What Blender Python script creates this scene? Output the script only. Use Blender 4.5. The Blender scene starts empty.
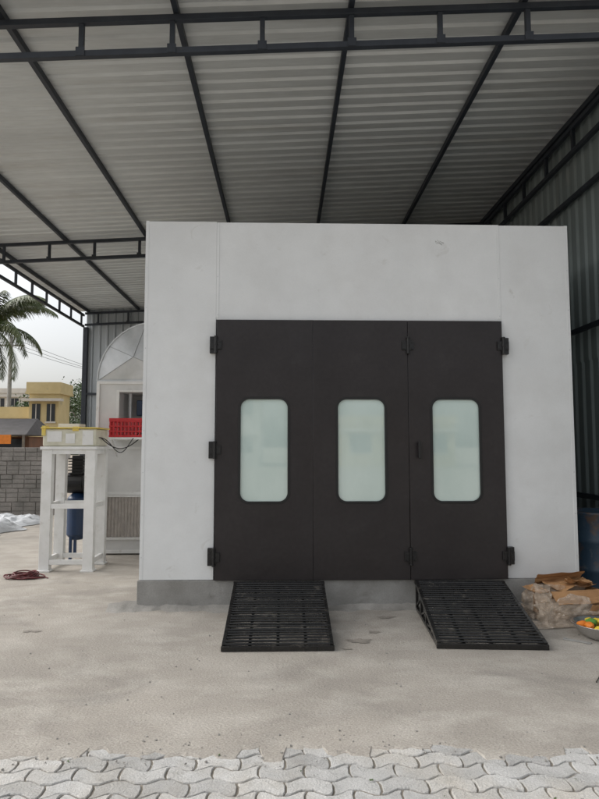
import bpy, bmesh, math, random
from mathutils import Vector, Matrix, noise
random.seed(7)
S=bpy.context.scene
R=math.radians
COL=S.collection
# ---------------------------------------------------------------- materials
def mat(name,c1,c2=None,scale=4,rough=.7,metal=0,bump=0,bscale=40,detail=6,spec=.5,stretch=(1,1,1),lo=.35,hi=.65,
        c3=None,s3=1.0,lo3=.5,hi3=.7,rvar=0,coat=0,c4=None,s4=1.0,lo4=.55,hi4=.75,speck=0,sscale=150):
    m=bpy.data.materials.new(name); m.use_nodes=True
    nt=m.node_tree; N=nt.nodes; L=nt.links
    b=N['Principled BSDF']
    b.inputs['Roughness'].default_value=rough; b.inputs['Metallic'].default_value=metal
    b.inputs['Specular IOR Level'].default_value=spec
    b.inputs['Coat Weight'].default_value=coat
    tc=N.new('ShaderNodeTexCoord'); mp=N.new('ShaderNodeMapping'); mp.inputs['Scale'].default_value=stretch
    L.new(tc.outputs['Object'],mp.inputs['Vector'])
    def nz(s,d=detail,off=0):
        n=N.new('ShaderNodeTexNoise'); n.inputs['Scale'].default_value=s; n.inputs['Detail'].default_value=d
        n.inputs['Roughness'].default_value=.6; n.inputs['Distortion'].default_value=off
        L.new(mp.outputs[0],n.inputs['Vector']); return n
    def rng(n,a,bb,o1=0,o2=1):
        r=N.new('ShaderNodeMapRange'); r.inputs[1].default_value=a; r.inputs[2].default_value=bb
        r.inputs[3].default_value=o1; r.inputs[4].default_value=o2
        L.new(n.outputs['Fac'] if 'Fac' in n.outputs else n.outputs[0],r.inputs[0]); return r
    if c2 is None: c2=tuple(x*.85 for x in c1)
    mx=N.new('ShaderNodeMix'); mx.data_type='RGBA'
    mx.inputs[6].default_value=(*c1,1); mx.inputs[7].default_value=(*c2,1)
    n1=nz(scale); L.new(rng(n1,lo,hi).outputs[0],mx.inputs[0])
    out=mx.outputs[2]
    for (cc,ss,l_,h_,ds) in ((c3,s3,lo3,hi3,0),(c4,s4,lo4,hi4,.8)):
        if cc:
            m2=N.new('ShaderNodeMix'); m2.data_type='RGBA'; L.new(out,m2.inputs[6]); m2.inputs[7].default_value=(*cc,1)
            L.new(rng(nz(ss,off=ds),l_,h_).outputs[0],m2.inputs[0]); out=m2.outputs[2]
    if speck:
        v=N.new('ShaderNodeVectorMath'); v.operation='SCALE'; L.new(out,v.inputs[0])
        L.new(rng(nz(sscale,2),.3,.7,1-speck,1+speck).outputs[0],v.inputs['Scale']); out=v.outputs[0]
    L.new(out,b.inputs['Base Color'])
    if rvar: L.new(rng(nz(scale*1.7),.3,.7,rough-rvar,rough+rvar).outputs[0],b.inputs['Roughness'])
    if bump:
        bp=N.new('ShaderNodeBump'); bp.inputs['Strength'].default_value=bump; bp.inputs['Distance'].default_value=.01
        L.new(nz(bscale,8).outputs[0],bp.inputs['Height']); L.new(bp.outputs[0],b.inputs['Normal'])
    return m
M={}
M['white']=mat('booth_white_paint',(.76,.775,.775),(.69,.705,.705),1.1,.42,bump=.04,bscale=30,c3=(.62,.625,.615),s3=1.7,lo3=.46,hi3=.9,
   c4=(.50,.49,.46),s4=5,lo4=.64,hi4=.88,speck=.015,sscale=60)
M['whitep']=mat('white_painted_steel',(.74,.74,.73),(.66,.66,.64),5,.45,c3=(.5,.48,.44),s3=9,lo3=.6,hi3=.8)
M['door']=mat('charcoal_door_paint',(.0190,.0155,.0163),(.026,.0222,.0232),1.6,.36,rvar=.08,spec=.4,c3=(.040,.036,.036),s3=3.5,lo3=.60,hi3=.9,bump=.03,bscale=14,speck=.12,sscale=25)
M['rubber']=mat('black_rubber',(.010,.010,.010),None,5,.6)
M['seal']=mat('grey_door_seal',(.32,.32,.32),None,5,.6)
M['black']=mat('black_steel',(.006,.006,.007),(.010,.010,.010),9,.38,bump=.1)
M['ramp']=mat('ramp_black_enamel',(.009,.009,.009),(.016,.015,.014),9,.28,bump=.15,c3=(.10,.09,.075),s3=11,lo3=.58,hi3=.8,rvar=.12)
M['truss']=mat('truss_blue_black_paint',(.014,.018,.026),(.024,.030,.040),5,.5,c3=(.06,.045,.04),s3=14,lo3=.66,hi3=.8)
M['glass']=mat('green_tinted_glass',(.53,.655,.615),(.62,.74,.70),.8,.03,spec=1.0,coat=.9,stretch=(1,1,.6),lo=.4,hi=.6)
M['roof']=mat('galvanised_roof_sheet',(.60,.62,.615),(.51,.525,.52),1.2,.42,metal=.2,stretch=(.2,1.6,1),c3=(.41,.40,.37),s3=2.0,lo3=.56,hi3=.88,speck=.05,sscale=20)
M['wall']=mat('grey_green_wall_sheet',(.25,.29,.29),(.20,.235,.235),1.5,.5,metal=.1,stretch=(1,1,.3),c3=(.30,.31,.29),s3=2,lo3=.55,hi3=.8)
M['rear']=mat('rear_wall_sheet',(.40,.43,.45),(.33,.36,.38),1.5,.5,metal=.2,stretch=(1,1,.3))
M['conc']=mat('concrete_floor_mat',(.395,.362,.318),(.305,.28,.245),.9,.88,bump=.8,bscale=60,detail=12,c3=(.46,.43,.385),s3=3.1,lo3=.46,hi3=.72,
   c4=(.17,.157,.138),s4=1.25,lo4=.52,hi4=.90,speck=.22,sscale=110,stretch=(.75,1.1,1))
M['cement']=mat('fresh_cement',(.36,.345,.32),(.24,.23,.21),3,.95,bump=.8,bscale=25,speck=.12)
M['plinth']=mat('plinth_cement',(.34,.335,.32),(.24,.235,.22),2.5,.9,bump=.5,bscale=25,speck=.1,sscale=80,c4=(.18,.17,.155),s4=4,lo4=.6,hi4=.8)
M['stain']=mat('damp_stain',(.24,.22,.19),(.30,.27,.235),9,.7,bump=.6,bscale=60,speck=.15)
M['sand']=mat('joint_sand',(.25,.225,.185),(.165,.15,.125),6,.95,bump=.4,speck=.2)
M['dirt']=mat('dirt_ground',(.36,.31,.25),(.27,.23,.18),.4,.95,bump=.3)
M['galv']=mat('galvanised_sheet',(.62,.635,.65),(.50,.52,.53),4,.38,metal=.5,rvar=.1)
M['crease']=mat('sheet_crease',(.34,.35,.36),None,4,.5,metal=.3)
M['cab']=mat('cabinet_panel',(.66,.66,.65),(.58,.58,.57),3,.45,c3=(.48,.46,.43),s3=3,lo3=.6,hi3=.8)
M['dark']=mat('dark_interior',(.03,.03,.03),None,5,.8)
M['red']=mat('red_plastic',(.50,.02,.025),(.42,.015,.02),5,.45)
M['filter']=mat('filter_media',(.50,.46,.425),(.40,.37,.34),12,.9)
M['yellow']=mat('yellow_tape',(.72,.52,.08),(.6,.5,.16),9,.5)
M['cream']=mat('cream_plastic',(.62,.60,.50),(.5,.49,.38),7,.4)
M['blue']=mat('blue_drum_paint',(.022,.05,.085),(.036,.066,.10),4,.5,c3=(.11,.07,.05),s3=7,lo3=.52,hi3=.66,rvar=.1,c4=(.14,.15,.15),s4=11,lo4=.6,hi4=.8)
M['card']=mat('cardboard',(.46,.26,.12),(.37,.20,.09),3,.85,bump=.15,bscale=10)
M['poly']=mat('clear_polythene',(.62,.53,.43),(.52,.42,.32),4,.18,bump=.2,bscale=12,spec=.8)
M['poly'].node_tree.nodes['Principled BSDF'].inputs['Alpha'].default_value=.42
M['steel']=mat('stainless_steel',(.62,.62,.62),None,5,.22,metal=.95)
M['orange']=mat('orange_peel',(.75,.22,.02),None,8,.5)
M['green']=mat('green_veg',(.10,.28,.04),None,8,.5)
M['redv']=mat('red_fruit',(.5,.03,.02),None,8,.4)
M['yel']=mat('yellow_fruit',(.75,.55,.05),None,8,.4)
M['rope']=mat('maroon_cable',(.16,.03,.035),(.08,.03,.03),20,.6)
M['tarp']=mat('white_tarp',(.60,.62,.64),(.5,.52,.54),3,.6,bump=.6,bscale=6)
M['precast']=mat('precast_concrete',(.27,.25,.23),(.17,.16,.145),1.8,.95,bump=.6,bscale=12,c3=(.10,.10,.09),s3=1.2,lo3=.55,hi3=.8,speck=.12,sscale=30)
M['ywall']=mat('yellow_render',(.64,.52,.28),(.54,.43,.22),1,.85,c3=(.35,.30,.2),s3=1.4,lo3=.6,hi3=.8)
M['cwall']=mat('cream_render',(.66,.62,.55),(.56,.53,.48),1,.85)
M['win']=mat('window_dark',(.03,.035,.04),None,3,.2)
M['rust']=mat('rusty_tin',(.22,.10,.055),(.15,.08,.05),3,.8)
M['tile']=mat('grey_roof',(.12,.11,.11),(.09,.085,.08),3,.8)
M['trunk']=mat('palm_bark',(.20,.17,.13),(.13,.11,.09),8,.95,bump=.6)
M['leaf']=mat('palm_leaf',(.05,.085,.028),(.11,.125,.04),2.5,.5)
M['foliage']=mat('foliage',(.035,.075,.02),(.08,.12,.035),2.0,.6)
M['motor']=mat('blue_enamel',(.015,.04,.10),(.012,.03,.07),5,.35)
def paver_mat():
    m=mat('paver_concrete',(.54,.535,.52),(.43,.425,.41),7,.9,bump=.9,bscale=90,c3=(.44,.405,.35),s3=1.6,lo3=.45,hi3=.72,c4=(.30,.285,.255),s4=9,lo4=.58,hi4=.85,speck=.18,sscale=170)
    nt=m.node_tree;N=nt.nodes;L=nt.links;b=N['Principled BSDF']
    src=b.inputs['Base Color'].links[0].from_socket
    g=N.new('ShaderNodeNewGeometry'); r=N.new('ShaderNodeMapRange'); r.inputs[3].default_value=.76; r.inputs[4].default_value=1.14
    L.new(g.outputs['Random Per Island'],r.inputs[0])
    v=N.new('ShaderNodeVectorMath'); v.operation='SCALE'; L.new(src,v.inputs[0]); L.new(r.outputs[0],v.inputs['Scale'])
    L.new(v.outputs[0],b.inputs['Base Color']); return m
M['paver']=paver_mat()

# ---------------------------------------------------------------- helpers
def empty(name,loc=(0,0,0)):
    e=bpy.data.objects.new(name,None); e.location=loc; e.empty_display_size=.2; COL.objects.link(e); return e
def finish(o,parent=None):
    COL.objects.link(o)
    if parent is not None:
        o.parent=parent; o.matrix_parent_inverse=Matrix.Translation(-Vector(parent.location))
    return o
def mesh(name,verts,faces,m,parent=None,smooth=False):
    me=bpy.data.meshes.new(name); me.from_pydata([tuple(v) for v in verts],[],faces); me.update()
    me.materials.append(M[m] if isinstance(m,str) else m)
    if smooth:
        for p in me.polygons: p.use_smooth=True
    return finish(bpy.data.objects.new(name,me),parent)
class B:
    """accumulates parts into one mesh"""
    def __init__(s): s.v=[]; s.f=[]
    def box(s,x0,x1,y0,y1,z0,z1,T=None):
        n=len(s.v)
        p=[Vector((x,y,z)) for z in (z0,z1) for y in (y0,y1) for x in (x0,x1)]
        if T: p=[T@q for q in p]
        s.v+=p
        s.f+=[tuple(n+i for i in q) for q in ((0,2,3,1),(4,5,7,6),(0,1,5,4),(2,6,7,3),(0,4,6,2),(1,3,7,5))]
    def beam(s,a,b,w,h,up=(0,0,1)):
        a=Vector(a);b=Vector(b);d=(b-a); L=d.length; d.normalize()
        upv=Vector(up); 
        if abs(d.dot(upv))>.99: upv=Vector((0,1,0))
        sd=d.cross(upv).normalized(); u=sd.cross(d)
        T=Matrix.Translation(a)@Matrix((sd,d,u)).transposed().to_4x4()
        s.box(-w/2,w/2,0,L,-h/2,h/2,T)
    def cyl(s,a,b,r0,r1=None,n=14,cap=True):
        if r1 is None:r1=r0
        a=Vector(a);b=Vector(b);d=(b-a).normalized()
        t=Vector((0,0,1)) if abs(d.z)<.9 else Vector((1,0,0))
        x=d.cross(t).normalized(); y=d.cross(x)
        k=len(s.v)
        for c,r in ((a,r0),(b,r1)):
            for i in range(n):
                q=2*math.pi*i/n; s.v.append(c+x*math.cos(q)*r+y*math.sin(q)*r)
        for i in range(n):
            j=(i+1)%n; s.f.append((k+i,k+j,k+n+j,k+n+i))
        if cap: s.f.append(tuple(k+i for i in range(n))[::-1]); s.f.append(tuple(k+n+i for i in range(n)))
    def tube(s,pts,r,n=6):
        for a,b in zip(pts,pts[1:]):
            if (Vector(a)-Vector(b)).length>1e-5: s.cyl(a,b,r,r,n)
    def out(s,name,m,parent=None,bev=0,smooth=False):
        o=mesh(name,s.v,s.f,m,parent,smooth)
        bm=bmesh.new(); bm.from_mesh(o.data); bmesh.ops.recalc_face_normals(bm,faces=bm.faces); bm.to_mesh(o.data); bm.free()
        if bev:
            md=o.modifiers.new('bev','BEVEL'); md.width=bev; md.segments=2; md.limit_method='ANGLE'
        return o
def box(name,m,parent,x0,x1,y0,y1,z0,z1,bev=0):
    b=B(); b.box(x0,x1,y0,y1,z0,z1); return b.out(name,m,parent,bev)
def rrect(cx,cz,w,h,r,n=8):
    pts=[]
    for (sx,sz,a0) in ((1,1,0),(-1,1,90),(-1,-1,180),(1,-1,270)):
        if r<=0: pts.append((cx+sx*w/2,cz+sz*h/2)); continue
        for i in range(n+1):
            a=R(a0+90*i/n); pts.append((cx+sx*(w/2-r)+r*math.cos(a),cz+sz*(h/2-r)+r*math.sin(a)))
    return pts
def plate(name,loops,y,th,m,parent,bev=.002):
    """flat plate in XZ plane with holes, front face at y, thickness th"""
    cu=bpy.data.curves.new(name,'CURVE'); cu.dimensions='2D'; cu.fill_mode='BOTH'; cu.extrude=th/2-bev; cu.bevel_depth=bev
    for lp in loops:
        sp=cu.splines.new('POLY'); sp.points.add(len(lp)-1)
        for i,(x,z) in enumerate(lp): sp.points[i].co=(x,z,0,1)
        sp.use_cyclic_u=True
    t=bpy.data.objects.new('t',cu); COL.objects.link(t)
    dg=bpy.context.evaluated_depsgraph_get()
    me=bpy.data.meshes.new_from_object(t.evaluated_get(dg)); bpy.data.objects.remove(t)
    me.transform(Matrix.Translation((0,y+th/2,0))@Matrix.Rotation(R(90),4,'X'))
    me.name=name; me.materials.clear(); me.materials.append(M[m])
    return finish(bpy.data.objects.new(name,me),parent)
def corr(a0,a1,pitch,crest,h,slope):
    pts=[];a=a0
    while a<a1:
        pts+=[(a,0),(a+pitch-crest-2*slope,0),(a+pitch-crest-slope,h),(a+pitch-slope,h)]
        a+=pitch
    pts.append((a,0)); return [(min(p,a1),q) for p,q in pts]

# ---------------------------------------------------------------- ground
mesh('ground',[(-900,-900,-.03),(900,-900,-.03),(900,900,-.03),(-900,900,-.03)],[(0,1,2,3)],'dirt')
v=[];f=[];n=700
for i in range(n+1):
    x=-13+ (3.72+13)*i/n
    st=math.floor(x/.115)
    e=-2.80+.07*noise.noise(Vector((x*1.3,0,0)))+.07*(noise.cell(Vector((st*1.7,3,0)))-.5)+.025*noise.noise(Vector((x*14,5,0)))+.012*noise.noise(Vector((x*40,5,0)))
    v+=[(x,e,-.0085),(x,e+.03,0),(x,12.5,0)]
    if i: k=3*i; f+=[(k-3,k,k+1,k-2),(k-2,k+1,k+2,k-1)]
mesh('concrete_floor',v,f,'conc')
def blot(cx,cy,rx,ry,seed,z=.004):
    v=[(cx,cy,z)];f=[];n=90
    for i in range(n):
        a=2*math.pi*i/n; q=1+.9*noise.noise(Vector((math.cos(a)*1.6,math.sin(a)*1.6,seed)))+.35*noise.noise(Vector((math.cos(a)*6,math.sin(a)*6,seed)))
        v.append((cx+rx*q*math.cos(a),cy+ry*q*math.sin(a),z))
    for i in range(n): f.append((0,1+i,1+(i+1)%n))
    return v,f
V=[];F=[]
for args in ((.62,-1.02,.10,.045,3),(.78,-.80,.05,.03,5),(.50,-1.22,.05,.02,8),(-2.2,-.7,.06,.03,9),(.95,-.35,.07,.04,11)):
    v,f=blot(*args); k=len(V); V+=v; F+=[tuple(q+k for q in t) for t in f]
mesh('damp_spots_on_floor',V,F,'stain')
# interlocking pavers
pv=empty('block_pavement',(0,-5,0))
mesh('sand_bed',[(-9,-12,-.013),(9,-12,-.013),(9,-2.55,-.013),(-9,-2.55,-.013)],[(0,1,2,3)],'sand',pv)
W,H=.226,.1135
def tri(t): 
    t=t%1; 
    return (4*t-1) if t<.5 else (3-4*t)
def cl(t,a=.5): return max(-a,min(a,t))/a
def warp(u,w): return (u+.012*cl(tri(w/(2*H)+.25)),w+.019*cl(tri(u/W)))
b=B()
g=.0050
for j in range(-84,-22):
    for i in range(-28,29):
        x0=i*W+(W/2 if j%2 else 0); y0=j*H
        if y0>-2.5: continue
        x1=x0+W;y1=y0+H
        us=[x0+g+(W-2*g)*k/16 for k in range(17)]; vs=[y0+g+(H-2*g)*k/8 for k in range(9)]
        lp=[(u,y0+g) for u in us]+[(x1-g,w) for w in vs[1:]]+[(u,y1-g) for u in us[::-1][1:]]+[(x0+g,w) for w in vs[::-1][1:-1]]
        cx,cy=(x0+x1)/2,(y0+y1)/2
        dz=random.uniform(-.003,.0015)-.004; tx=random.uniform(-.014,.014); ty=random.uniform(-.018,.018)
        rot=random.uniform(-.02,.02); ox=random.uniform(-.0015,.0015); oy=random.uniform(-.0015,.0015)
        k=len(b.v);m_=len(lp)
        for s_,zz in ((1.0,-.018),(1.0,-.005),(.97,0)):
            for u,w in lp:
                uu=cx+(u-cx)*s_; ww=cy+(w-cy)*(s_ if s_==1 else .94)
                a,c=warp(uu,ww)
                chip=.0016*noise.noise(Vector((a*60,c*60,i)))
                a2=a-(c-cy)*rot+ox+chip; c2=c+(a-cx)*rot+oy+chip
                z=zz+dz+(0 if zz<-.01 else (a-cx)*tx+(c-cy)*ty)
                b.v.append(Vector((a2,c2,z)))
        for q in range(2):
            for t in range(m_):
                t2=(t+1)%m_; b.f.append((k+q*m_+t,k+q*m_+t2,k+(q+1)*m_+t2,k+(q+1)*m_+t))
        b.f.append(tuple(k+2*m_+t for t in range(m_)))
mesh('pavers',b.v,b.f,'paver',pv)

# ---------------------------------------------------------------- shed
SL=.055
shed=empty('metal_shed',(0,4,0))
XL,XR=-5.35,3.75
Z0=1.6
def zr(x,base): return Z0+base+SL*x
YF,YB=-1.55,10.0
pr=corr(YF,YB+.2,.19,.03,.025,.022)
v=[];f=[]
xs=[XL-.25,-3.0,-.9,.9,2.2,XR+.1]
for xi,x in enumerate(xs):
    for (a,h) in pr: v.append((x,a,zr(x,3.98)+h+.0))
n=len(pr)
for xi in range(len(xs)-1):
    for i in range(n-1):
        k=xi*n+i; f.append((k,k+1,k+n+1,k+n))
mesh('roof_sheet',v,f,'roof',shed)
b=B()
for x in (-5.30,-3.95,-2.50,-.97,.60,2.18,3.66):
    b.beam((x,YF,zr(x,3.94)),(x,YB+.2,zr(x,3.94)),.05,.07)
b.out('purlins','truss',shed,.004)
b=B()
TY=(-1.0,4.5,9.95)
for y in TY:
    for base in (3.55,3.86):
        b.beam((XL,y,zr(XL,base)),(XR,y,zr(XR,base)),.055,.055)
    x=XL+.35
    while x<XR:
        b.box(x-.022,x+.022,y-.022,y+.022,zr(x,3.58),zr(x,3.83))
        b.box(x-.04,x+.04,y-.036,y-.030,zr(x,3.56)-.035,zr(x,3.56)+.045)
        x+=.80
b.out('cross_trusses','truss',shed,.003)
b=B()
for x in (XL-.02,XR-.09):
    for base in (3.50,3.80) if x<0 else (3.52,3.84):
        z=zr(x,base)
        b.beam((x,-1.5,z),(x,YB-.1,z),.055,.055)
    y=-1.2
    while y<YB-.2:
        b.box(x-.022,x+.022,y-.022,y+.022,zr(x,3.53),zr(x,3.81)); y+=.78
b.out('eave_trusses','truss',shed,.003)
b=B()
for y in TY:
    for x in (XL,XR-.09):
        b.box(x-.06,x+.06,y+.04,y+.16,0,zr(x,3.5))
        b.box(x-.12,x+.12,y-.02,y+.22,0,.012)
b.out('columns','truss',shed,.004)
b=B()
for z in (1.0,3.05,4.77): b.beam((XR-.06,-.9,z),(XR-.06,YB,z),.05,.06)
for z in (1.2,3.0): b.beam((XL,YB+.03,z),(XR,YB+.03,z),.05,.06)
b.out('girts','truss',shed,.003)
pr=corr(-1.0,YB+.1,.2,.05,.022,.03)
v=[];f=[]
for z in (.03,2.72):
    for a,h in pr: v.append((XR+.03-h,a,z))
for a,h in pr: v.append((XR+.018-h,a,2.66))
for a,h in pr: v.append((XR+.018-h,a,zr(XR,3.98)))
n=len(pr)
for i in range(n-1): f+=[(i,i+1,n+i+1,n+i),(2*n+i,2*n+i+1,3*n+i+1,3*n+i)]
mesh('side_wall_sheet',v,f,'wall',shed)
pr=corr(XL,XR+.05,.2,.035,.028,.022)
v=[];f=[]
for a,h in pr: v.append((a,YB+.09-h,.03))
for a,h in pr: v.append((a,YB+.09-h,zr(a,3.98)))
n=len(pr)
for i in range(n-1): f.append((i,i+1,n+i+1,n+i))
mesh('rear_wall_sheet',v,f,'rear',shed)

# ---------------------------------------------------------------- spray booth
bo=empty('spray_paint_booth',(.78,3,0))
BX0,BX1,DX0,DX1=-1.43,2.98,-.70,2.255
ZB,ZT=.28,3.93
box('booth_body','white',bo,BX0+.003,BX1-.003,.083,6.9,ZB+.003,ZT-.02)
box('left_front_panel','white',bo,BX0,DX0-.001,0,.08,ZB,ZT,.0015)
box('right_front_panel','white',bo,DX1+.001,BX1,0,.08,ZB,ZT-.010,.0015)
box('header_panel','white',bo,DX0,DX1,.002,.08,2.90,ZT-.004,.0015)
b=B(); b.box(DX0+.0,DX0+.028,-.003,.02,2.92,ZT-.01); b.box(DX1-.028,DX1-.0,-.003,.02,2.92,ZT-.012)
b.out('header_cover_strips','white',bo,.0008)
b=B(); b.box(BX0-.003,BX0+.03,-.003,.03,ZB+.002,ZT+.003); b.box(BX1-.03,BX1+.003,-.003,.03,ZB+.002,ZT-.007)
b.out('corner_angles','white',bo,.001)
b=B()
for k in range(8):
    for x in (BX0+.015,BX1-.015): b.cyl((x,-.006,.5+k*.42),(x,-.002,.5+k*.42),.005,n=8)
    if k>5:
        for x in (DX0+.014,DX1-.014): b.cyl((x,-.006,.55+k*.40),(x,-.002,.55+k*.40),.005,n=8)
b.out('rivets','galv',bo)
box('sill_channel','black',bo,DX0,DX1,.01,.08,ZB+.0,ZB+.03)
box('plinth','plinth',bo,BX0-.02,BX1+.03,-.012,6.95,-.01,ZB-.004,.006)
doors=[(-.683,.288,-.20),(.297,1.258,.782),(1.270,2.238,1.745)]
for i,(a,c,w) in enumerate(doors):
    z0,z1=.285,2.885
    outer=[(a,z0),(c,z0),(c,z1),(a,z1)]
    plate('door_leaf_%d'%(i+1),[outer,rrect(w,1.565,.50,1.05,.10)],-.05,.048,'door',bo,.004)
    plate('window_gasket_%d'%(i+1),[rrect(w,1.565,.515,1.065,.107),rrect(w,1.565,.478,1.028,.09)],-.056,.012,'rubber',bo,.003)
    plate('window_glass_%d'%(i+1),[rrect(w,1.565,.498,1.048,.099)],-.034,.01,'glass',bo,.001)
b=B(); b.box(.2895,.2960,-.044,-.01,.29,2.88)
b.out('meeting_seal','seal',bo)
b=B(); b.box(1.2595,1.2685,-.035,-.01,.29,2.88)
b.out('meeting_seal_dark','rubber',bo)
def hinge(b,x,z):
    for s in (-1,1):
        b.box(x+s*.034-.026,x+s*.034+.026,-.066,-.050 if s<0 else -.049,z-.045,z+.045)
        for dz in (-.03,.03): b.cyl((x+s*.04,-.072,z+dz),(x+s*.04,-.06,z+dz),.008,n=8)
    b.cyl((x,-.075,z-.08),(x,-.075,z+.08),.013,n=10)
    for dz in (-.08,0,.08): b.cyl((x,-.075,z+dz-.008),(x,-.075,z+dz+.008),.018,n=10)
    b.box(x-.018,x+.018,-.07,-.049,z-.07,z+.07)
b=B()
for z in (2.63,1.565,.51): 
    hinge(b,-.692,z); b.box(-.755,-.69,-.052,.0,z-.085,z+.085)
for z in (2.63,.51): hinge(b,1.264,z)
for z in (2.63,.51):
    hinge(b,2.247,z); b.box(2.245,2.31,-.052,.0,z-.085,z+.085)
b.out('hinges','black',bo,.002)
b=B(); b.box(1.345,1.375,-.115,-.095,1.48,1.65); b.box(1.35,1.37,-.1,-.05,1.49,1.515); b.box(1.35,1.37,-.1,-.05,1.615,1.64)
b.out('pull_handle','black',bo,.005)
b=B()
pts=[(1.60+.05*math.sin(k*1.9)+.006*k,.0014,3.73+.03*math.cos(k*2.7)) for k in range(6)]
b.tube(pts,.0014,5); b.out('pencil_scribble','plinth',bo)

v=[];f=[];n=300
for i in range(n+1):
    x=BX0-.30+(BX1-BX0+.38)*i/n
    w=.05+.20*abs(noise.noise(Vector((x*1.1,9,0))))+.06*noise.noise(Vector((x*7,2,0)))
    h=.04+.045*noise.noise(Vector((x*3,4,0)))+.015*noise.noise(Vector((x*15,4,0)))
    v+=[(x,.02,h+.02),(x,-.012-w*.35,max(.012,h*.6)),(x,-.012-w*.75,.012),(x,-.012-w*1.35,-.002)]
    if i:
        for q in range(3): k=4*i+q; f.append((k-4,k,k+1,k-3))
mesh('cement_skirting',v,f,'cement',bo,True)

# ---------------------------------------------------------------- ramps
def ramp(name,xc,wid,rot):
    e=empty(name,(xc,-.66,0)); x0,x1=xc-wid/2,xc+wid/2
    y0,y1=-.10,-1.25; z0,z1=.262,.035
    b=B()
    for x in (x0+.02,x1-.02):
        b.beam((x,y0,z0),(x,y1,z1),.03,.045)
        b.beam((x,y0,.02),(x,y1,.02),.03,.03)
        for t in (.0,.25,.5,.75):
            y=y0+(y1-y0)*t; b.box(x-.013,x+.013,y-.03,y,.02,z0+(z1-z0)*t-.01)
        for t in (0,.25,.5):
            ya=y0+(y1-y0)*t; yb=y0+(y1-y0)*(t+.25)
            b.beam((x,ya,.03),(x,yb,z0+(z1-z0)*(t+.25)-.02),.018,.018)
    for k in range(1,4):
        x=x0+(x1-x0)*k/4; b.beam((x,y0,z0-.03),(x,y1,z1-.010),.025,.03)
    b.beam((x0,y0,z0),(x1,y0,z0),.04,.04); b.beam((x0,y1-.008,z1-.012),(x1,y1-.008,z1-.012),.02,.04)
    b.out('frame','ramp',e,.003)
    b=B(); n=25
    for i in range(n):
        t=(i+.7)/n; y=y0+(y1-y0)*t+random.uniform(-.005,.005); z=z0+(z1-z0)*t+.014
        j=random.uniform(-.007,.007); q=.0100
        b.cyl((x0+.008,y+j,z),(x1-.008,y-j,z+random.uniform(-.003,.003)),q,n=8)
    b.out('tread_bars','ramp',e)
    e.rotation_euler=(0,0,R(rot))
    return e
ramp('steel_ramp',-.045,.89,0)
ramp('steel_ramp',1.695,.88,-4.0)

# ---------------------------------------------------------------- air handling unit
ca=empty('air_handling_unit',(-2.1,3.5,0))
X0,X1,Y0,Y1,ZC=-2.83,-1.47,3.0,4.3,2.56
ax0,ax1,az0,az1=-2.50,-1.72,1.71,2.42
box('lower_casing','cab',ca,X0+.01,X1,Y0+.02,Y1,.04,1.6)
b=B()
b.box(X0+.012,ax0,Y0+.02,Y1-.002,1.60,ZC-.002); b.box(ax1,X1-.002,Y0+.02,Y1-.002,1.60,ZC-.002)
b.box(ax0,ax1,Y0+.02,Y1-.002,1.60,az0); b.box(ax0,ax1,Y0+.02,Y1-.002,az1,ZC-.002)
b.out('upper_casing','cab',ca)
box('opening_back','cab',ca,ax0,ax1,Y0+.75,Y0+.8,az0,az1)
b=B(); b.box(ax0-.03,ax0+.012,Y0-.005,Y0+.019,az0-.03,az1+.03); b.box(ax1,ax1+.03,Y0-.005,Y0+.019,az0-.03,az1+.03)
b.box(ax0+.013,ax1-.001,Y0-.004,Y0+.019,az1,az1+.03); b.box(ax0+.013,ax1-.001,Y0-.004,Y0+.019,az0-.03,az0)
b.out('opening_frame','whitep',ca,.003)
b=B(); b.cyl((-2.40,Y0+.3,az0),(-2.40,Y0+.3,az1),.03)
b.out('support_tube','galv',ca)
b=B(); b.box(-2.30,-2.08,Y0+.30,Y0+.5,2.08,2.32); b.cyl((-2.19,Y0+.29,2.2),(-2.19,Y0+.24,2.2),.05,n=14)
b.out('fan_motor','motor',ca,.01)
b=B()
for x in (X0+.02,X1-.03): b.box(x-.022,x+.025,Y0-.004,Y0+.04,.0,ZC+.01)
b.box(X0,X1,Y0-.002,Y0+.03,ZC-.02,ZC+.025); b.box(X0+.046,X1-.06,Y0,Y0+.03,1.56,1.60); b.box(X0+.046,X1-.06,Y0,Y0+.03,.02,.07)
b.box(X0+.046,X1-.06,Y0,Y0+.03,.88,.92)
b.out('casing_frame','whitep',ca,.004)
b=B(); b.box(-2.72,-1.6,Y0-.035,Y0+.0195,.225,.26); b.box(-2.72,-2.695,Y0-.034,Y0+.0195,.2605,.85); b.box(-1.62,-1.6,Y0-.034,Y0+.0195,.2605,.85); b.box(-2.72,-1.6,Y0-.035,Y0+.0195,.851,.875)
b.out('filter_frame','whitep',ca,.002)
v=[];f=[];n=22
for i in range(2*n+1):
    x=-2.69+1.06*i/(2*n); y=Y0+(.002 if i%2 else -.026)
    v+=[(x,y,.262),(x,y,.849)]
    if i: k=2*i; f.append((k-2,k,k+1,k-1))
mesh('pleated_filter_grille',v,f,'filter',ca)
cx,cz,r=-1.98,ZC+.03,.86
arc=[(cx+r*math.cos(math.pi-math.pi*.5*i/10),cz+ (r+.05)*math.sin(math.pi-math.pi*.5*i/10)) for i in range(11)]
arc+=[(-1.44,arc[-1][1])]
poly=[(arc[0][0],cz)]+arc[1:]+[(-1.44,cz)]
v=[];f=[];n=len(poly)
y0,y1=Y0+.05,Y0+.95
for y in (y0,y1):
    for x,z in poly: v.append((x,y,z))
c=len(v); mid=(-2.28,cz+.36); v.append((mid[0],y0-.09,mid[1]))
for i in range(n):
    j=(i+1)%n; f.append((i,j,c)); f.append((i,j,n+j,n+i))
f.append(tuple(range(n,2*n)))
mesh('elbow_duct',v,f,'galv',ca)
b=B()
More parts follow.
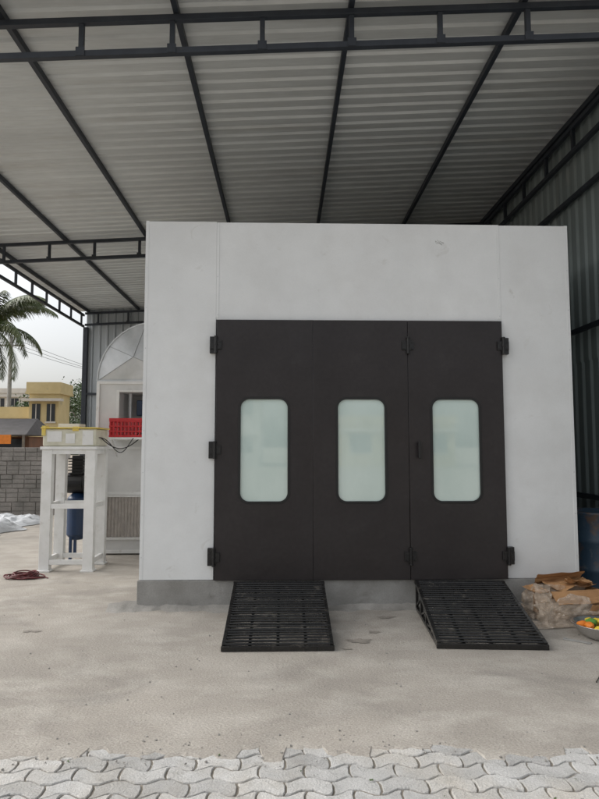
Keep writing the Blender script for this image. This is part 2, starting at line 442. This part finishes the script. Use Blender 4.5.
for i in range(1,n-1):
    b.beam((poly[i-1][0],y0-.004,poly[i-1][1]),(poly[i][0],y0-.004,poly[i][1]),.02,.025,(0,1,0))
b.box(X0+.0,X1,y0-.02,y0+.01,cz-.02,cz+.02)
b.out('duct_flanges','galv',ca,.002)
b=B()
for i in (0,4,9,12):
    b.beam((poly[i][0],y0-.004,poly[i][1]),(mid[0],y0-.094,mid[1]),.008,.008)
b.out('duct_creases','crease',ca)

cr=empty('plastic_crate',(-2.28,2.9,1.75))
def crate(e,x0,x1,y0,y1,z0,z1):
    b=B(); t=.012
    b.box(x0,x1,y0,y1,z0,z0+t)
    for z in (z0+.0,z0+.075,z0+.15,z0+.225,z1-.03):
        h=.03 if z in (z0,z1-.03) else .018
        b.box(x0-.004,x1+.004,y0-.004,y0+t,z,z+h); b.box(x0-.004,x1+.004,y1-t,y1+.004,z,z+h)
        b.box(x0-.003,x0+t,y0+t,y1-t,z+.001,z+h-.001); b.box(x1-t,x1+.003,y0+t,y1-t,z+.001,z+h-.001)
    k=9
    for i in range(k+1):
        x=x0+(x1-x0-.02)*i/k; b.box(x,x+.02,y0,y0+t-.002,z0+.005,z1-.005); b.box(x,x+.02,y1-t+.002,y1,z0+.005,z1-.005)
    for i in range(1,6):
        y=y0+(y1-y0-.02)*i/6
        b.box(x0,x0+t-.002,y,y+.02,z0+.005,z1-.005); b.box(x1-t+.002,x1,y,y+.02,z0+.005,z1-.005)
    b.out('slatted_body','red',e,.001)
crate(cr,-2.53,-2.03,2.66,2.985,1.735,2.01)
b=B(); b.box(-2.56,-1.95,2.64,2.994,1.70,1.733); b.beam((-2.5,2.7,1.70),(-2.5,2.99,1.45),.02,.02); b.beam((-2.05,2.7,1.70),(-2.05,2.99,1.45),.02,.02)
b.out('bracket_shelf','whitep',ca,.002)

# ---------------------------------------------------------------- metal stand with tray
st=empty('metal_stand',(-2.8,2.0,0))
x0,x1,y0,y1=-3.14,-2.455,1.80,2.35
b=B()
for x in (x0,x1-.13):
    for y in (y0,y1-.06):
        b.box(x,x+.13,y,y+.05,.02,1.56)
        b.box(x,x+.02,y+.05,y+.10,.02,1.56)
        b.box(x+.11,x+.13,y+.05,y+.10,.02,1.56)
        b.box(x-.02,x+.15,y-.03,y+.12,0,.02)
for z in (.09,.80,1.50):
    for y in (y0+.004,y1-.056): b.box(x0+.131,x1-.131,y,y+.04,z,z+.06)
    for x in (x0+.02,x1-.06): b.box(x,x+.04,y0+.101,y1-.061,z,z+.06)
b.box(x0-.02,x1+.02,y0-.02,y1+.02,1.561,1.60)
b.out('frame','whitep',st,.003)
b=B(); b.box(x0+.0,x1-.0,y0,y1,1.602,1.83); b.out('tray_body','cream',st,.02)
b=B(); b.box(x0-.02,x1+.02,y0-.02,y1+.02,1.832,1.850); b.box(x0-.01,x0+.04,y0-.012,y0+.1,1.74,1.87); b.box(x1-.3,x1-.22,y0-.008,y0+.1,1.80,1.86)
b.out('yellow_rim','yellow',st,.004)
b=B(); b.box(x0+.06,x0+.25,y0-.006,y0,1.66,1.80); b.box(x0+.30,x0+.42,y0-.006,y0,1.64,1.77); b.box(x0+.16,x1-.25,y0+.1,y0+.35,1.852,1.90)
b.box(x1-.17,x1-.03,y0-.005,y0,1.62,1.81)
b.out('plastic_packets','whitep',st,.002)
b=B(); pts=[]
for k in range(26):
    t=k/25; pts.append((x1+.02+.36*t,1.95+.9*t,1.72-.20*math.sin(math.pi*t)*(1-.3*t)+.05*t))
b.tube(pts,.007,6); b.tube([(p[0]-.03,p[1]-.03,p[2]+.06*math.sin(9*i/25)) for i,p in enumerate(pts)],.006,6)
b.out('hose','rubber',st)
CX=-2.98; TR=.145
co=empty('air_compressor',(CX,2.75,0))
b=B(); b.cyl((CX,2.75,.34),(CX,2.75,.86),TR,n=28); b.cyl((CX,2.75,.86),(CX,2.75,.93),TR,.08,28); b.cyl((CX,2.75,.27),(CX,2.75,.34),.08,TR,28)
for a in range(3):
    q=a*2.1; b.box(CX+.11*math.cos(q)-.02,CX+.11*math.cos(q)+.02,2.75+.11*math.sin(q)-.02,2.75+.11*math.sin(q)+.02,0,.36)
b.out('tank','motor',co,.004)
b=B(); b.cyl((CX-.13,2.72,1.07),(CX+.10,2.72,1.07),.14,n=20); b.box(CX-.07,CX+.09,2.66,2.8,1.12,1.47)
for k in range(7): b.box(CX-.11,CX+.13,2.62,2.84,1.17+k*.042,1.184+k*.042)
b.cyl((CX+.12,2.72,1.07),(CX+.15,2.72,1.07),.17,n=24)
b.out('pump_head','black',co,.003)

b=B();pts=[]
for k in range(420):
    t=k/420; a=t*90+1.5*noise.noise(Vector((t*12,8,0)))
    rr=.12+.13*noise.noise(Vector((t*24,1,0)))
    pts.append((-3.17+rr*math.cos(a)*1.2+.04*noise.noise(Vector((t*5,1,9))),1.45+rr*.8*math.sin(a),.012+.09*abs(noise.noise(Vector((t*26,3,0))))*1.5))
b.tube(pts,.009,5)
b.tube([(-3.0+.035*k,1.42+.05*math.sin(k*.9),.01) for k in range(5)],.007,5)
b.out('cable_coil','rope')

v=[];f=[];nx,ny=60,44
for j in range(ny+1):
    for i in range(nx+1):
        x=-7.6+2.5*i/nx+.25*noise.noise(Vector((j*.12,4,1))); y=5.0+2.5*j/ny+.25*noise.noise(Vector((i*.1,1,6)))
        edge=min(1,min(i,nx-i,j,ny-j)/6)
        z=.012+edge*(.05+.17*abs(noise.noise(Vector((x*1.4,y*1.4,0))))+.08*abs(noise.noise(Vector((x*4,y*4,2))))+.03*noise.noise(Vector((x*10,y*10,2))))
        v.append((x,y,max(.006,z)))
for j in range(ny):
    for i in range(nx):
        k=j*(nx+1)+i; f.append((k,k+1,k+nx+2,k+nx+1))
mesh('white_tarpaulin',v,f,'tarp')

# ---------------------------------------------------------------- drum, carton, bowl
dr=empty('steel_drum',(3.41,.42,0))
prof=[(.0,.015),(.27,.015),(.29,.0),(.296,.02),(.285,.04),(.285,.28),(.297,.30),(.285,.32),(.285,.58),(.297,.60),(.285,.62),(.285,.87),(.297,.885),(.297,.905),(.28,.905),(.276,.885),(0,.88)]
v=[];f=[];n=48
for r_,z in prof:
    for i in range(n):
        a=2*math.pi*i/n; v.append((3.41+r_*math.cos(a),.42+r_*math.sin(a),z))
for q in range(len(prof)-1):
    for i in range(n):
        j=(i+1)%n; f.append((q*n+i,q*n+j,(q+1)*n+j,(q+1)*n+i))
mesh('drum_shell',v,f,'blue',dr,True)
b=B(); b.cyl((3.5,.3,.88),(3.5,.3,.90),.03); b.out('bung_cap','galv',dr)

def sheet(name,m,parent,o,ux,uy,w,h,seed,amp,bend=0,n=26,hf=.2):
    """creased rectangular sheet"""
    o=Vector(o);ux=Vector(ux).normalized();uy=Vector(uy).normalized();nn=ux.cross(uy).normalized()
    v=[];f=[]
    for j in range(n+1):
        for i in range(n+1):
            a=i/n;c=j/n
            p=o+ux*(a-.5)*w*(1+.08*noise.noise(Vector((c*3,seed,0))))+uy*c*h*(1+.10*noise.noise(Vector((a*3,seed,4))))
            d=amp*(abs(noise.noise(Vector((a*2.0,c*2.0,seed))))*1.6-.3+hf*2*abs(noise.noise(Vector((a*5,c*5,seed+3))))+hf*.6*noise.noise(Vector((a*13,c*13,seed))))
            p+=nn*(d+bend*c*c)
            p.z=max(.006+.003*abs(noise.noise(p*20)),p.z); v.append(p)
    for j in range(n):
        for i in range(n):
            k=j*(n+1)+i; f.append((k,k+1,k+n+2,k+n+1))
    return mesh(name,v,f,m,parent)
def crumple(name,c,s,m,parent,seed,amp=.35,smooth=False):
    bm=bmesh.new(); bmesh.ops.create_icosphere(bm,subdivisions=5,radius=1)
    for q in bm.verts:
        p=q.co.copy(); d=0
        for o_,a in ((1.3,1),(2.7,.6),(5.5,.22),(11,.06)):
            d+=a*(abs(noise.noise(p*o_+Vector((seed,seed*2,0))))-.25)
        p*=1+amp*d*1.6
        z=c[2]+p.z*s[2]
        q.co=Vector((c[0]+p.x*s[0],c[1]+p.y*s[1],max(.006+.004*noise.noise(p*4),z)))
    me=bpy.data.meshes.new(name); bm.to_mesh(me); bm.free(); me.materials.append(M[m])
    if smooth:
        for p in me.polygons: p.use_smooth=True
    return finish(bpy.data.objects.new(name,me),parent)
cb=empty('collapsed_cardboard_box_in_polythene',(2.68,-.40,0))
T=Matrix.Translation((2.70,-.30,0))@Matrix.Rotation(R(10),4,'Z')
b=B(); w,d,h,t=.25,.16,.26,.006
b.box(-w,w,-d,d,.004,.01,T); b.box(-w,w,-d,-d+t,.01,h,T); b.box(-w,w,d-t,d,.01,h,T); b.box(-w,-w+t,-d+t,d-t,.01,h,T); b.box(w-t,w,-d+t,d-t,.01,h,T)
b.out('carton_panels','card',cb)
sheet('carton_flap_front','card',cb,(2.71,-.465,.265),(1,.17,.0),(0.05,-.75,-.55),.50,.17,2,.012,-.02)
sheet('carton_flap_back','card',cb,(2.68,-.14,.265),(1,.17,.02),(0,-.55,.75),.50,.17,6,.012,.03)
sheet('carton_flap_left','card',cb,(2.45,-.34,.265),(.17,-1,0),(-.85,-.1,-.25),.30,.14,9,.012,-.03)
sheet('carton_flap_top','card',cb,(2.72,-.17,.30),(1,.12,.04),(0,-1,-.02),.46,.27,14,.04)
sheet('carton_flap_slanted','card',cb,(2.80,-.30,.29),(1,.3,-.25),(-.2,-.9,.35),.30,.20,17,.03)
sheet('carton_offcut','card',cb,(2.84,-.56,.03),(1,.3,.0),(.2,-.3,.6),.26,.18,21,.02)
crumple('polythene_wrap',(2.60,-.54,.08),(.27,.13,.15),'poly',cb,3,.4)
crumple('polythene_wrap_side',(2.40,-.34,.11),(.12,.20,.17),'poly',cb,8,.4)
crumple('wrap_tail',(2.84,-.62,.06),(.14,.10,.08),'poly',cb,12,.4)
sheet('polythene_film','poly',cb,(2.58,-.42,.30),(1,.2,-.1),(-.1,-.75,-.75),.56,.42,31,.08,hf=.35)
sheet('polythene_film_floor','poly',cb,(2.42,-.58,.02),(1,.1,0),(-.2,-1,0),.35,.18,35,.05,hf=.35)

bw=empty('steel_bowl',(2.66,-1.0,0))
prof=[(0,.006),(.09,.006),(.10,.0),(.115,.012),(.17,.05),(.215,.11),(.235,.125),(.237,.129),(.213,.122),(.165,.06),(.11,.022),(0,.016)]
v=[];f=[];n=48
for r_,z in prof:
    for i in range(n):
        a=2*math.pi*i/n; v.append((2.66+r_*math.cos(a),-1.0+r_*math.sin(a),z))
for q in range(len(prof)-1):
    for i in range(n):
        j=(i+1)%n; f.append((q*n+i,q*n+j,(q+1)*n+j,(q+1)*n+i))
mesh('bowl_shell',v,f,'steel',bw,True)
for k,(m_) in enumerate(['orange','green','redv','yel','orange','orange','yel','yel','redv','orange','green','yel']):
    a=k*2.4; rr=.04+.115*math.sqrt(k/12)
    crumple('vegetable_%d'%k,(2.66+rr*math.cos(a),-1.0+rr*math.sin(a),.09+.03*(1-k/12)),(.05,.035,.03) if k%2 else (.035,.05,.028),m_,bw,k,.12,True)
b=B(); b.beam((2.33,-1.02,.006),(2.50,-1.15,.006),.04,.006); b.cyl((2.345,-1.03,.009),(2.345,-1.03,.014),.012,n=10)
b.out('scrap_metal_strip','plinth',None,.001)
b=B(); b.tube([(2.12,-1.95,.008),(2.19,-1.86,.01),(2.27,-1.72,.008)],.004); b.out('wire_piece','black')

b=B()
for k in range(800):
    x=random.uniform(-4,3.4); y=random.uniform(-4.2,-.1)
    if random.random()<.35: y=random.uniform(-2.98,-2.6)
    s=random.choice((.0015,.002,.002,.003,.003,.0045,.006)); T=Matrix.Translation((x,y,s*.5))@Matrix.Rotation(random.random()*3,4,'Z')@Matrix.Rotation(random.random(),4,'X')
    b.box(-s,s,-s*.7,s*.7,-s*.5,s*.5,T)
b.out('gravel_bits','cement')
b=B()
for k in range(26):
    x=random.uniform(-2,2.2); y=random.uniform(-3.6,-2.8); s=random.uniform(.004,.010)
    T=Matrix.Translation((x,y,.004))@Matrix.Rotation(random.random()*3,4,'Z')@Matrix.Rotation(random.uniform(-.4,.4),4,'X')
    b.box(-s,s,-s*.45,s*.45,-.0006,.0006,T)
b.out('fallen_leaves','foliage')

# ---------------------------------------------------------------- compound wall
cw=empty('compound_wall',(-12,8.3,0))
def pwall(y,xa,xb):
    b=B(); x=xb-.1
    while x>xa:
        b.box(x-.07,x+.07,y-.08,y+.08,-.03,1.66); x-=2.0
    b.out('posts','precast',cw,.01)
    b=B(); x=xb-.1
    while x>xa:
        for r_ in range(5):
            z=-.02+r_*.32
            off=0 if r_%2 else .14
            edges=[x-1.93]+[x-1.93+off+.28*q for q in range(0,8) if x-1.93+off+.28*q<x-.1 and off+.28*q>.05]+[x-.07]
            for a,c in zip(edges,edges[1:]):
                for s in range(3):
                    b.box(a+.005,c-.005,y-.035+random.uniform(-.012,.012),y+.03,z+.006+s*.105,z+.099+s*.105)
            b.box(x-1.93,x-.07,y-.015,y+.02,z,z+.318)
        x-=2.0
    b.out('panels','precast',cw,.008)
pwall(8.35,-22,-5.35)

# ---------------------------------------------------------------- outside buildings
def building(name,loc,w,d,h,m,floors,cols,extra=None,face=-1):
    e=empty(name,loc); x,y,_=loc
    b=B(); b.box(x-w/2,x+w/2,y,y+d,0,h); b.out('walls',m,e)
    b=B(); b.box(x-w/2-.15,x+w/2+.15,y-.15,y+d+.15,h,h+.12); 
    for q in (y-.12,y+d): b.box(x-w/2-.12,x+w/2+.12,q,q+.12,h+.12,h+.6)
    b.box(x-w/2-.12,x-w/2,y,y+d,h+.12,h+.6); b.box(x+w/2,x+w/2+.12,y,y+d,h+.12,h+.6)
    b.out('parapet',m,e)
    b=B();c=B();fh=h/floors
    def Y(a,bb): return (y+a,y+bb) if face<0 else (y+d-bb,y+d-a)
    for i in range(floors):
        c.box(x-w/2-.25,x+w/2+.25,*Y(-.4,-.001),fh*i+fh*.82,fh*i+fh*.88)
        for j in range(cols):
            cx_=x-w/2+w*(j+.5)/cols; ww=w/cols*.28
            b.box(cx_-ww,cx_+ww,*Y(-.03,.05),fh*i+fh*.34,fh*i+fh*.76)
            c.box(cx_-ww-.06,cx_+ww+.06,*Y(-.07,-.031),fh*i+fh*.30,fh*i+fh*.34)
            c.box(cx_-.02,cx_+.02,*Y(-.05,-.031),fh*i+fh*.34,fh*i+fh*.76)
    b.out('windows','win',e); c.out('sunshades','cwall',e)
    if extra: extra(e,x,y,w,d,h)
    return e
def rooftank(e,x,y,w,d,h):
    b=B(); b.cyl((x+w*.2,y+d*.5,h+.1),(x+w*.2,y+d*.5,h+1.3),.6,.55,16); b.out('water_tank','dark',e)
building('yellow_house',(-12.35,25,0),1.5,1.6,4.3,'ywall',2,2)
building('yellow_house',(-14.9,26.2,0),3.2,2.6,3.1,'ywall',1,3)
building('apartment_block',(-33,70,0),7,8,8.3,'cwall',3,4,extra=rooftank)
building('apartment_block',(-29,90,0),6,8,9.5,'cwall',3,4)
building('apartment_block',(-9,-52,0),14,8,6.3,'cwall',2,5,face=1)  # unseen block behind the camera, added for the door windows to reflect
building('yellow_house',(9,-48,0),9,7,3.4,'ywall',1,3,face=1)  # out of view, invented as a second reflection source for the door glass
k_=empty('roadside_kiosk',(-12.6,18,0))
b=B(); b.box(-14.3,-10.1,18,20,0,2.0); b.out('walls','rust',k_)
mesh('tin_roof',[(-14.6,17.2,2.05),(-9.9,17.2,2.05),(-10.2,19,2.75),(-14.3,19,2.75),(-9.9,20.6,2.05),(-14.6,20.6,2.05)],[(0,1,2,3),(3,2,4,5),(1,4,2),(0,3,5)],'tile',k_)
b=B(); b.box(-13.9,-12.2,17.9,17.98,.9,1.9); b.box(-11.6,-10.3,17.9,17.98,.9,1.9); b.out('openings','win',k_)
b=B(); b.box(-10.9,-10.45,17.16,17.2,1.7,2.05); b.out('shop_sign','orange',k_)
b=B(); b.beam((-14.5,17.25,0),(-14.5,17.25,2.05),.08,.08); b.beam((-10.0,17.25,0),(-10.0,17.25,2.05),.08,.08); b.out('posts','trunk',k_)

# ---------------------------------------------------------------- vegetation
def palm(loc,h):
    e=empty('palm_tree',loc); x,y,_=loc
    b=B(); pts=[]
    for k in range(15):
        t=k/14; pts.append(Vector((x+.5*t*t,y,h*t)))
    for k in range(14):
        b.cyl(pts[k],pts[k+1],.20-.08*k/14+.02,.20-.08*(k+1)/14-.01,14)
    b.out('trunk','trunk',e)
    top=pts[-1]; v=[];f=[]; rc=B()
    for q in range(34):
        az=q*2.399; el=R(random.choice((62,40,20,5,-15,-35))+random.uniform(-9,9)); L=random.uniform(2.6,3.3)
        p=top.copy(); n_=28; step=L/n_
        for s in range(n_):
            el2=el-R(95)*(s/n_)**1.5
            d=Vector((math.cos(az)*math.cos(el2),math.sin(az)*math.cos(el2),math.sin(el2)))
            nx=p+d*step; rc.cyl(p,nx,.022*(1-s/n_)+.004,None,5,False)
            side=d.cross(Vector((0,0,1))).normalized()
            if s>2:
                ll=.62*math.sin(math.pi*min(1,(s+3)/(n_+4)))**.6
                for sg in (-1,1):
                    for u in (0,.33,.66):
                        base=p+d*step*u
                        dd=(side*sg*.75+d*.55+Vector((0,0,-.45-random.random()*.7))).normalized()
                        l_=ll*random.uniform(.75,1.1); m0=base+dd*l_*.5; tip=base+dd*l_+Vector((0,0,-.12*l_))
                        k=len(v); wv=d*.016
                        v+=[base-wv,base+wv,m0+wv*1.2,m0-wv*1.2,tip]
                        f+=[(k,k+1,k+2,k+3),(k+3,k+2,k+4)]
            p=nx
    mesh('fronds',v,f,'leaf',e); rc.out('rachises','leaf',e)
palm((-13.1,19.5,0),6.7)
def tree(name,loc,h,r,n):
    e=empty(name,loc); x,y,_=loc
    b=B(); b.cyl((x,y,0),(x,y,h*.45),r*.1,r*.06,10)
    cl_=[]
    for k in range(9):
        a=k*2.4; rr=r*random.uniform(.35,.8); c=Vector((x+rr*math.cos(a),y+rr*math.sin(a),h*random.uniform(.5,.9))); cl_.append(c)
        b.cyl((x,y,h*.4),c,r*.045,r*.015,6)
    b.out('trunk','trunk',e); v=[];f=[]
    for k in range(n):
        c=random.choice(cl_); d=Vector((random.gauss(0,1),random.gauss(0,1),random.gauss(0,.8)))*r*.24; p=c+d
        s=random.uniform(.06,.13)*r*.5
        u=Vector((random.uniform(-1,1),random.uniform(-1,1),random.uniform(-1,1))).normalized(); w=u.orthogonal().normalized()
        k2=len(v); v+=[p-u*s,p+w*s*.5,p+u*s,p-w*s*.5]; f.append((k2,k2+1,k2+2,k2+3))
    mesh('crown',v,f,'foliage',e)
tree('leafy_tree',(-12.3,31,0),5.9,1.5,4200)
tree('leafy_tree',(-10.7,28,0),5.2,1.1,4600)
tree('leafy_tree',(-17.8,36,0),5.2,2.0,3600)
tree('leafy_tree',(-24,40,0),5.0,2.6,3000)
tree('leafy_tree',(2.2,-44,0),6.0,2.8,4200)  # added tree behind the camera, only there to show in the glass reflections
v=[];f=[]
for k in range(9000):
    x=random.uniform(-160,120); y=random.uniform(110,135); hh=5.5+3.5*noise.noise(Vector((x*.06,0,0)))+1.5*noise.noise(Vector((x*.3,3,0)))
    z=random.uniform(0,1)**.7*hh; p=Vector((x,y,z)); s=random.uniform(.5,1.3)
    u=Vector((random.uniform(-1,1),random.uniform(-1,1),random.uniform(-1,1))).normalized(); w=u.orthogonal().normalized()
    k2=len(v); v+=[p-u*s,p+w*s*.7,p+u*s,p-w*s*.7]; f.append((k2,k2+1,k2+2,k2+3))
mesh('distant_trees',v,f,'foliage')
up=empty('utility_pole',(-16,30,0))
b=B(); b.cyl((-16.4,30,0),(-16.4,30,8.2),.14,.10,12); b.box(-17.2,-15.6,29.95,30.05,7.6,7.7)
for x in (-17.1,-16.4,-15.7): b.cyl((x,30,7.7),(x,30,7.85),.04,n=8)
b.out('pole','plinth',up)
b=B()
for q,x in enumerate((-17.1,-16.4,-15.7)):
    for (xe,ye) in ((-8.5,48),(-24,14)):
        pts=[(x+(xe-x)*t/16,30+(ye-30)*t/16,7.85-.9*math.sin(math.pi*t/16)) for t in range(17)]
        b.tube(pts,.012,4)
b.out('wires','black',up)

# ---------------------------------------------------------------- light
w=bpy.data.worlds.new('World'); S.world=w; w.use_nodes=True
nt=w.node_tree; N=nt.nodes; L=nt.links; bg=N['Background']
sky=N.new('ShaderNodeTexSky'); sky.sky_type='NISHITA'; sky.sun_disc=False
EL,AZ=46,276
sky.sun_elevation=R(EL); sky.sun_rotation=R(AZ); sky.dust_density=5; sky.air_density=1.2; sky.ozone_density=1
hs=N.new('ShaderNodeHueSaturation'); hs.inputs['Saturation'].default_value=.22; hs.inputs['Value'].default_value=1.5
L.new(sky.outputs[0],hs.inputs['Color']); L.new(hs.outputs[0],bg.inputs['Color'])
bg.inputs['Strength'].default_value=.15
sl=bpy.data.lights.new('sun','SUN'); sl.energy=.6; sl.angle=R(40); sl.color=(1,.96,.90)
so=bpy.data.objects.new('sun',sl); COL.objects.link(so)
d=Vector((math.sin(R(AZ))*math.cos(R(EL)),math.cos(R(AZ))*math.cos(R(EL)),math.sin(R(EL))))
so.rotation_euler=d.to_track_quat('Z','Y').to_euler(); so.location=(0,-12,12)

# ---------------------------------------------------------------- camera
cam=bpy.data.cameras.new('camera'); co_=bpy.data.objects.new('camera',cam); COL.objects.link(co_)
cam.sensor_fit='VERTICAL'; cam.sensor_height=24; cam.sensor_width=18; cam.lens=24*600/799
cam.clip_end=3000; cam.clip_start=.05
co_.location=(0,-6.1,1.6); co_.rotation_euler=(R(90+4.48),0,R(-1.48))
S.camera=co_
S.view_settings.view_transform='Standard'; S.view_settings.look='None'; S.view_settings.exposure=0
